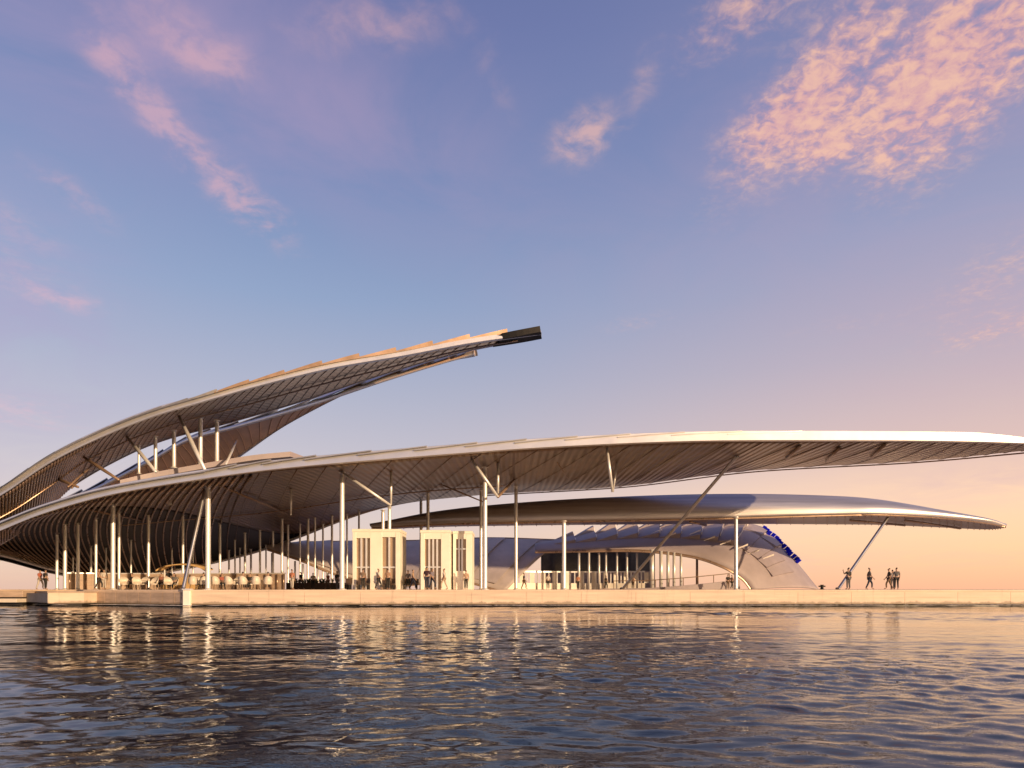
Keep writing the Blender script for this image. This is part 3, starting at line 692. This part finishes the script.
# ------------------------------------------------------------------ cream kiosks
def kiosk(name_label, x0, x1, py_top, Y, openings, group='cream kiosks on the deck'):
    """box pavilion: piers left between the openings, lintel, dado, mullions, glazing and roof slab"""
    X = lambda px: (px - 512) / FPX * Y
    zt = CAM_Z + (HOR - py_top) / FPX * Y
    k = thing('kiosk', name_label, 'kiosk', (X((x0 + x1) / 2), Y + 1.5, DZ), group)
    D = 3.4; cur = x0
    for (a, b, top, sill, mull) in openings:
        MB().box(X(cur), X(a), Y, Y + 0.5, DZ, zt - 0.25, 0.02).build('pier', M['cream'], k)
        zo = CAM_Z + (HOR - top) / FPX * Y
        MB().box(X(a), X(b), Y + 0.02, Y + 0.46, zo, zt - 0.25).build('lintel', M['cream'], k)
        if sill: MB().box(X(a), X(b), Y + 0.06, Y + 0.42, DZ, DZ + sill).build('dado', M['cream'], k)
        for mpx in mull:
            MB().box(X(mpx) - .07, X(mpx) + .07, Y + 0.1, Y + 0.3, DZ + sill, zo).build('mullion', M['steel'], k)
        MB().box(X(a), X(b), Y + 0.34, Y + 0.37, DZ + sill, zo).build('window_pane', M['pane'], k)
        MB().box(X(a), X(b), Y + 0.12, Y + 0.3, DZ + sill + 1.84, DZ + sill + 1.96).build('transom', M['steel'], k)
        cur = b
    MB().box(X(cur), X(x1), Y, Y + 0.5, DZ, zt - 0.25, 0.02).build('pier', M['cream'], k)
    for a, b in ((X(x0), X(x0) + 0.25), (X(x1) - 0.25, X(x1))):
        MB().box(a, b, Y + 0.52, Y + D, DZ, zt - 0.25).build('side_wall', M['cream'], k)
    MB().box(X(x0) + .26, X(x1) - .26, Y + D - .25, Y + D, DZ, zt - .25).build('back_wall', M['stone2'], k)
    MB().box(X(x0) - .04, X(x1) + .04, Y - .05, Y + D + .05, zt - 0.24, zt, .02).build('roof_slab', M['cream'], k)
    return k
kiosk('narrow cream kiosk with one wide pier between two glazed bays, left of the pair', 352.5, 400, 529, 58, [(356, 370, 538, 0, (361, 366)), (382, 395.5, 537, 0, (389,))])
kiosk('cream kiosk with slatted glazing and a split front behind the standing people', 420.5, 450, 530, 57.5, [(424.5, 441, 539, 0, (429, 433, 437))])
kiosk('narrow cream kiosk bay with solid dado, right end of the row', 453, 472, 531, 58.6, [(456, 466, 539, 1.6, (459, 462))])

# ------------------------------------------------------------------ chairs and tables
def chair_proto():
    t = thing('chair', 'tmp', 'chair')
    # tub shell backrest
    V = []; n = 14
    for i in range(n + 1):
        a = R(-10 + 200 * i / n); c, s = math.cos(a), math.sin(a)
        top = 0.62 + 0.40 * max(0, math.sin(a)) ** 0.7 if s > 0 else 0.62
        for rr, z in ((0.27, 0.42), (0.31, 0.44), (0.36, top), (0.32, top + .01)):
            V.append((c * rr, s * rr * 0.92, z))
    F = [(4 * i + j, 4 * i + (j + 1) % 4, 4 * i + 4 + (j + 1) % 4, 4 * i + 4 + j) for i in range(n) for j in range(4)] + [(3, 2, 1, 0), (4 * n, 4 * n + 1, 4 * n + 2, 4 * n + 3)]
    MB().add(V, F).build('backrest', M['white'], t, True)
    m = MB(); m.prism([(0.28 * math.cos(a * 0.3142), 0.27 * math.sin(a * 0.3142)) for a in range(20)], 0.40, 0.47); m.build('seat', M['white'], t)
    for sx in (-1, 1):
        for sy in (-1, 1):
            MB().tube([(sx * .17, sy * .16, .41), (sx * .24, sy * .23, 0)], .02, 6, [1.2, .8]).build('leg', M['wood'], t)
    return t
def copy_tree(o, parent=None):
    c = o.copy(); col.objects.link(c)
    if parent is not None: c.parent = parent
    for ch in list(o.children): copy_tree(ch, c)
    return c
def table_proto():
    t = thing('table', 'tmp', 'table')
    MB().prism([(0.45 * math.cos(a * .2618), 0.45 * math.sin(a * .2618)) for a in range(24)], 0.71, 0.75).build('tabletop', M['wood'], t)
    MB().tube([(0, 0, .04), (0, 0, .71)], .04, 8).build('stem', M['dark'], t, True)
    MB().prism([(0.28 * math.cos(a * .2618), 0.28 * math.sin(a * .2618)) for a in range(24)], 0.0, 0.04).build('foot', M['dark'], t)
    return t
chairs = [(124, 57), (132, 58.5), (137, 56.5), (144, 58), (154, 56.5), (161, 58), (168, 56.5), (174, 57.5), (193, 54.5), (203.5, 55.5), (215.5, 54), (229, 53.5), (243, 53.5), (256, 53.6), (268, 53.8),
          (199, 58), (222, 58.5), (236, 58), (250, 58.5)]
cp = None; SPOT = []
for i, (px, Y) in enumerate(chairs):
    p = at(px, 590, Y)
    c = chair_proto() if cp is None else copy_tree(cp)
    cp = cp or c
    c.location = (p.x, p.y, DZ); c.rotation_euler = (0, 0, R(random.uniform(-50, 50)) + (math.pi if px > 180 and Y < 57 else 0.4)); c.scale = (1.05, 1.05, 1.05); SPOT.append((px, Y, c.rotation_euler.z))
    if px < 180: lab = 'white tub chair in the cluster left of the ochre raking prop'
    elif Y < 57: lab = 'white tub chair in the front row right of the raking prop'
    else: lab = 'white tub chair in the second row behind the tables'
    tag(c, lab, 'chair', 'tub chairs ' + ('left of the prop' if px < 180 else 'in the front row' if Y < 57 else 'in the second row'))
tp = None
for px, Y in ((128, 59.5), (148, 57.2), (165, 59.5), (198, 55.5), (209, 56.5), (222, 55.3), (236, 55.2), (250, 55.2), (262, 55.5)):
    p = at(px, 590, Y); c = table_proto() if tp is None else copy_tree(tp); tp = tp or c
    c.location = (p.x, p.y, DZ)
    tag(c, 'small round dark table among the chairs left of the ochre prop' if px < 180 else 'small round dark table behind the front row of white chairs', 'table', 'cafe tables left of the prop' if px < 180 else 'cafe tables behind the front row')
# low cream counters / dark benches near the kiosks
def bench(px0, px1, Y, label):
    a, b = at(px0, 590, Y), at(px1, 590, Y)
    t = thing('bench', label, 'bench', ((a.x + b.x) / 2, Y, DZ), 'dark benches by the kiosks')
    MB().box(a.x, b.x, Y, Y + .5, DZ + .42, DZ + .5, .015).build('seat', M['wood'], t)
    MB().box(a.x, b.x, Y + .46, Y + .54, DZ + .52, DZ + .95, .015).build('backrest', M['wood'], t)
    for x in (a.x + .15, b.x - .15): MB().box(x - .05, x + .05, Y + .05, Y + .45, DZ, DZ + .42).build('leg', M['dark'], t)
bench(357, 369, 57, 'dark bench in front of the left glazed bay of the left kiosk')
bench(384, 394.5, 57.2, 'dark bench in front of the right glazed bay of the left kiosk')
bench(401, 418, 60, 'long dark bench in the gap between the two kiosks')
bench(344, 351, 57.6, 'short dark bench left of the kiosks beside the white column')
# ochre canvas counter behind the prop
ct = thing('bar_counter', 'ochre bar counter with arched hood behind the white chairs', 'bar counter', (at(170, 590, 62).x, 62, DZ))
a, b = at(163, 590, 62), at(205, 590, 62)
MB().box(a.x, b.x, 61.6, 62.6, DZ, DZ + 1.1, .03).build('counter', M['ochre'], ct)
mb = MB(); V = []; nn = 12
for i in range(nn + 1):
    f = i / nn; x = a.x - .3 + (b.x - a.x + .6) * f; z = DZ + 1.75 + .55 * math.sin(math.pi * f) ** .6
    V += [(x, 61.3, z - .1), (x, 61.3, z), (x, 63, z + .15), (x, 63, z + .05)]
mb.add(V, [(4 * i + j, 4 * i + (j + 1) % 4, 4 * i + 4 + (j + 1) % 4, 4 * i + 4 + j) for i in range(nn) for j in range(4)] + [(0, 1, 2, 3), (4 * nn + 3, 4 * nn + 2, 4 * nn + 1, 4 * nn)])
mb.build('hood', M['ochre'], ct, True)
for x in (a.x, b.x): MB().tube([(x, 62.3, DZ), (x, 62.3, DZ + 1.8)], .06, 8).build('post', M['steel'], ct)
# small bollard at the foot of the shell
p = at(822, 589, 72)
bo = thing('mooring_bollard', 'small dark mooring bollard at the right foot of the shell', 'bollard', (p.x, p.y, DZ))
MB().tube([(p.x, p.y, DZ), (p.x, p.y, DZ + .05), (p.x, p.y, DZ + .051), (p.x, p.y, DZ + .4), (p.x, p.y, DZ + .5)], .16, 12, [1.6, 1.6, 1, .9, 1.2]).build('bollard_post', M['dark'], bo, True)
MB().tube([(p.x - .35, p.y, DZ + .34), (p.x + .35, p.y, DZ + .34)], .07, 8).build('crossbar', M['dark'], bo, True)
# corner pilaster of the deck
cp_ = thing('corner_pile', 'pale square pile at the projecting corner of the deck', 'pile', (corner.x, 48, 0))
MB().box(corner.x - .28, corner.x + .22, 47.80, 48.15, -0.6, 1.16, .03).build('pile', M['cream'], cp_)
MB().box(corner.x - .33, corner.x + .27, 47.76, 48.2, 1.165, 1.28, .02).build('cap', M['steel'], cp_)

# ------------------------------------------------------------------ people
def skin_mesh(name, chains, sub=1):
    """chains: lists of (key, pos, radius); shared keys join; grown with the Skin modifier"""
    idx, V, rad, E, roots = {}, [], [], [], []
    for ch in chains:
        prev = None
        for key, p, r in ch:
            if key not in idx:
                idx[key] = len(V); V.append(p); rad.append(r)
                if prev is None: roots.append(idx[key])
            if prev is not None: E.append((prev, idx[key]))
            prev = idx[key]
    me = bpy.data.meshes.new(name); me.from_pydata(V, E, []); o = bpy.data.objects.new(name, me); col.objects.link(o)
    md = o.modifiers.new('s', 'SKIN'); sv = me.skin_vertices[0].data
    for i, r in enumerate(rad):
        sv[i].radius = r if isinstance(r, tuple) else (r, r); sv[i].use_root = i in roots
    md.use_smooth_shade = True
    ss_ = o.modifiers.new('d', 'SUBSURF'); ss_.levels = ss_.render_levels = sub
    dg = bpy.context.evaluated_depsgraph_get(); res = bpy.data.meshes.new_from_object(o.evaluated_get(dg))
    bpy.data.objects.remove(o); res.name = name
    res.polygons.foreach_set('use_smooth', [True] * len(res.polygons))
    return res
def lerp(a, b, f): return tuple(a[i] + (b[i] - a[i]) * f for i in range(3))
PM = {}
def person_meshes(pose):
    """walk / stand / wave / sit, facing -Y, feet on z = 0"""
    if pose in PM: return PM[pose]
    if pose == 'sit':
        hz = 0.50; pel = (0, 0, hz + .06)
        legs = [((s * .10, -.02, hz), (s * .12, -.44, hz + .02), (s * .12, -.42, .09), (s * .13, -.60, .04)) for s in (-1, 1)]
    else:
        hz = 0.92; pel = (0, 0, .96)
        st = {'walk': .30, 'stand': .04, 'wave': .03}[pose]
        legs = []
        for s in (-1, 1):
            f = s * st
            bend = .10 if (s > 0 and pose == 'walk') else 0
            legs.append(((s * .09, 0, hz), (s * .10, -f * .45 - bend * .6 - .02, .50), (s * .10, -f + bend, .09 + bend * .5), (s * .12, -f - .18 + bend, .04 + bend * .2)))
    z0 = pel[2]
    ch = [('pel', pel, (.15, .11)), ('belly', (0, .005, z0 + .14), (.135, .10)), ('chest', (0, .01, z0 + .36), (.165, .115)), ('neckb', (0, .01, z0 + .50), (.085, .07)), ('neck', (0, -.005, z0 + .56), .05), ('chin', (0, -.02, z0 + .615), (.062, .07)), ('head', (0, -.015, z0 + .70), (.075, .095)), ('crown', (0, 0, z0 + .775), (.055, .07))]
    body = [ch]
    trous, shirt = [], []
    for s, (h, k, a, t) in zip((-1, 1), legs):
        body.append([ch[0], (f'h{s}', h, .095), (f'k{s}', k, .06), (f'c{s}', lerp(k, a, .35), .058), (f'a{s}', a, .04), (f't{s}', t, (.045, .03))])
        trous.append([('p', (0, 0, z0 - .0), (.16, .12)), (f'h{s}', h, .105), (f'k{s}', k, .072), (f'a{s}', lerp(k, a, .93), .058)])
    shz = z0 + .44
    for s in (-1, 1):
        sh = (s * .185, .01, shz)
        if pose == 'walk': el, wr = (s * .24, .02 + s * .10, shz - .28), (s * .22, -.12 + s * .14, shz - .50)
        elif pose == 'wave' and s > 0: el, wr = (s * .34, -.10, shz - .16), (s * .28, -.24, shz + .10)
        elif pose == 'sit': el, wr = (s * .24, -.04, shz - .28), (s * .16, -.30, shz - .30)
        else: el, wr = (s * .245, .02, shz - .29), (s * .23, -.06, shz - .54)
        d = Vector(wr) - Vector(el); d.normalize(); side = Vector((0, 1, 0)).cross(d).normalized() if abs(d.y) < .9 else Vector((1, 0, 0)); w2 = d.cross(side).normalized()
        palm = Vector(wr) + d * .06
        body.append([ch[2], (f's{s}', sh, .07), (f'e{s}', el, .045), (f'w{s}', wr, .03), (f'pm{s}', tuple(palm), (.036, .026))])
        for q in range(4):
            r0 = palm + w2 * (q - 1.5) * .02; Lf = (.07, .085, .08, .062)[q]
            body.append([(f'f{s}{q}0', tuple(r0), .0095), (f'f{s}{q}1', tuple(r0 + d * Lf * .6), .009), (f'f{s}{q}2', tuple(r0 + d * Lf + side * (-s) * .015), .008)])
        r0 = palm + w2 * -.028 - d * .03
        body.append([(f'th{s}0', tuple(r0), .011), (f'th{s}1', tuple(r0 - w2 * .03 + d * .03), .010), (f'th{s}2', tuple(r0 - w2 * .04 + d * .06), .009)])
        shirt.append([('c', (0, .01, z0 + .36), (.178, .13)), (f's{s}', sh, .083), (f'e{s}', lerp(sh, el, .85), .06)])
    shirt.insert(0, [('b', (0, .005, z0 + .05), (.165, .125)), ('m', (0, .005, z0 + .2), (.155, .12)), ('c', (0, .01, z0 + .36), (.178, .13)), ('n', (0, .01, z0 + .48), (.09, .075))])
    body.append([('nose0', (0, -.085, z0 + .69), .013), ('nose1', (0, -.118, z0 + .672), .014)])
    for s in (-1, 1): body.append([(f'ear{s}0', (s * .068, 0, z0 + .70), .014), (f'ear{s}1', (s * .085, .006, z0 + .695), .016)])
    hair = [[('a', (0, .0, z0 + .80), (.062, .075)), ('b', (0, .035, z0 + .755), (.082, .085)), ('c', (0, .06, z0 + .69), (.066, .05))]]
    PM[pose] = (skin_mesh('body', body, 1), skin_mesh('shirt', shirt, 1), skin_mesh('trousers', trous, 1), skin_mesh('hair', hair, 1))
    return PM[pose]
CL = {}
def col_mat(c):
    if c not in CL: CL[c] = cloth('cloth_%d' % len(CL), c)
    return CL[c]
def person(px, Y, pose, shirt, trousers, rz, label, hgt=1.75, z=DZ):
    p = at(px, 590, Y)
    t = thing('person', label, 'person', (p.x, p.y, z), 'people on the deck', R(rz))
    k = hgt / 1.79; t.scale = (k, k, k)
    for nm, me, m in zip(('body', 'shirt', 'trousers', 'hair'), person_meshes(pose), (M['skin'], col_mat(shirt), col_mat(trousers), M['hair'])):
        me2 = me.copy(); me2.materials.clear(); me2.materials.append(m)
        o = bpy.data.objects.new(nm, me2); col.objects.link(o); o.parent = t
W_, G_, N_, K_, B_ = (.55, .5, .44), (.13, .12, .115), (.03, .035, .06), (.03, .028, .026), (.16, .10, .06)
person(848.5, 53.5, 'wave', K_, G_, 200, 'person in dark clothes with one arm raised beside the raking prop')
person(869.5, 54, 'walk', G_, N_, 75, 'lone person in grey top and dark trousers walking, right of the raking prop')
person(889, 55, 'walk', K_, B_, 250, 'person in black top walking, left one of the close pair')
person(896.5, 53.5, 'stand', G_, K_, 170, 'person in grey top and black trousers standing, right one of the close pair')
person(892.5, 58, 'stand', W_, G_, 150, 'person in a pale top half hidden between the close pair', 1.70)
person(40, 60, 'walk', (.4, .12, .08), W_, 80, 'person in a rust top and pale trousers walking at the left end of the deck')
person(45.5, 59, 'stand', K_, K_, 160, 'person all in black standing at the left end of the deck')
person(99, 56, 'walk', (.35, .2, .14), K_, 110, 'person in a tan top walking behind the left front column')
person(104, 57, 'stand', W_, W_, 200, 'person in white standing behind the left front column')
person(169, 59.5, 'stand', K_, K_, 190, 'person in black standing by the ochre bar counter', 1.8)
person(292, 58, 'stand', (.5, .2, .12), W_, 160, 'person in orange top standing between the thin columns right of the chairs')
person(378.5, 56.5, 'walk', W_, K_, 100, 'person in pale top and black trousers walking past the left kiosk')
person(388, 56.8, 'stand', (.4, .24, .16), K_, 170, 'person in tan top at the right bay of the left kiosk')
person(408, 59.2, 'stand', (.12, .1, .1), K_, 180, 'person in dark clothes in the gap between the kiosks', 1.7)
person(427, 54.5, 'stand', (.05, .02, .03), N_, 175, 'person in dark red top standing in front of the slatted kiosk', 1.85)
person(432.5, 55.5, 'walk', (.2, .17, .2), N_, 60, 'person in violet grey top walking beside the dark red one')
person(444, 56, 'walk', W_, (.5, .4, .3), 260, 'person in cream clothes walking in front of the wide kiosk pier')
person(466, 57.5, 'stand', (.45, .3, .2), K_, 190, 'person standing at the right end kiosk bay', 1.65)
person(578, 80, 'stand', (.45, .2, .12), K_, 180, 'person in orange brown top in front of the far balustrade')
person(606, 82, 'walk', K_, K_, 100, 'person in black walking along the far balustrade', 1.7)
person(633, 84, 'stand', (.5, .3, .2), B_, 200, 'person in tan top at the right end of the far balustrade', 1.7)
person(728, 78, 'stand', K_, B_, 190, 'person in black top just left of the right rear column', 1.75)
person(732, 80, 'walk', (.45, .25, .2), K_, 110, 'person in terracotta top half behind the right rear column', 1.7)

for i, sh, lab in ((1, K_, 'seated person in black, left cluster of chairs, nearest the front column'), (5, (.3, .12, .08), 'seated person in a rust top, left cluster of chairs'), (7, G_, 'seated person in grey beside the ochre counter'),
                   (9, K_, 'seated person in black, second chair right of the raking prop'), (12, (.25, .18, .12), 'seated person in brown, middle of the front row of chairs'), (14, N_, 'seated person in navy, right end of the front row of chairs'),
                   (16, (.35, .1, .07), 'seated person in dark red, second row of chairs'), (18, K_, 'seated person in black, right end of the second row of chairs')):
    px, Y, rz = SPOT[i]; person(px, Y, 'sit', sh, K_, math.degrees(rz), lab, 1.8, DZ + .02)
for px, Y, ps, sh, tr, rz, lab in ((301, 66, 'walk', K_, K_, 70, 'person in black walking just right of the person in the orange top'), (313, 70, 'stand', (.5, .42, .3), K_, 200, 'person in a sand coloured top by the dark planter'),
        (328, 69, 'walk', (.3, .1, .07), B_, 250, 'person in dark red walking along the dark planter'), (337, 64, 'stand', K_, G_, 150, 'person in black top just left of the tall column by the kiosks'),
        (363, 55.5, 'stand', (.2, .14, .1), K_, 180, 'person in brown in front of the left kiosk bay'), (413, 58, 'walk', (.45, .3, .2), N_, 90, 'person in light brown walking in the gap between the kiosks'),
        (524, 70, 'walk', K_, B_, 80, 'person in black walking right of the second thin column of the front roof'), (548, 74, 'stand', W_, K_, 190, 'person in pale top standing left of the rear roof column')):
    person(px, Y, ps, sh, tr, rz, lab, 1.72)
# ------------------------------------------------------------------ foam lapping along the quay
mb = MB(); rf = random.Random(11)
def lap(p, q, n):
    for i in range(n):
        f = rf.random(); c = Vector(p).lerp(Vector(q), f); c.y -= abs(rf.gauss(0.12, .22)); rr = rf.uniform(.06, .38); m = 9
        ring = [(c.x + rr * 2.2 * math.cos(6.283 * j / m) * rf.uniform(.5, 1.2), c.y + rr * .6 * math.sin(6.283 * j / m) * rf.uniform(.5, 1.2)) for j in range(m)]
        mb.add([(x, y, 0.085) for x, y in ring] + [(c.x, c.y, 0.12)], [(j, (j + 1) % m, m) for j in range(m)])
for x0, x1, n in ((-22.6, 0, 70), (0, 12, 70), (12, 30, 50), (30, 45, 90)):
    g = lambda x: 48.0 + (x - corner.x) / Lr * (YR - 48.0) + 0.2
    lap((x0, g(x0), 0), (x1, g(x1), 0), n)
lap((c83.x, 52.3, 0), (corner.x, 48, 0), 60); lap((-36.5, 52.8, 0), (c83.x, 50.2, 0), 40)
tag(mb.build('foam', mat('sea_foam', (0.62, 0.58, 0.55), 0.8, 0, 0.2, 6)), kind='stuff')
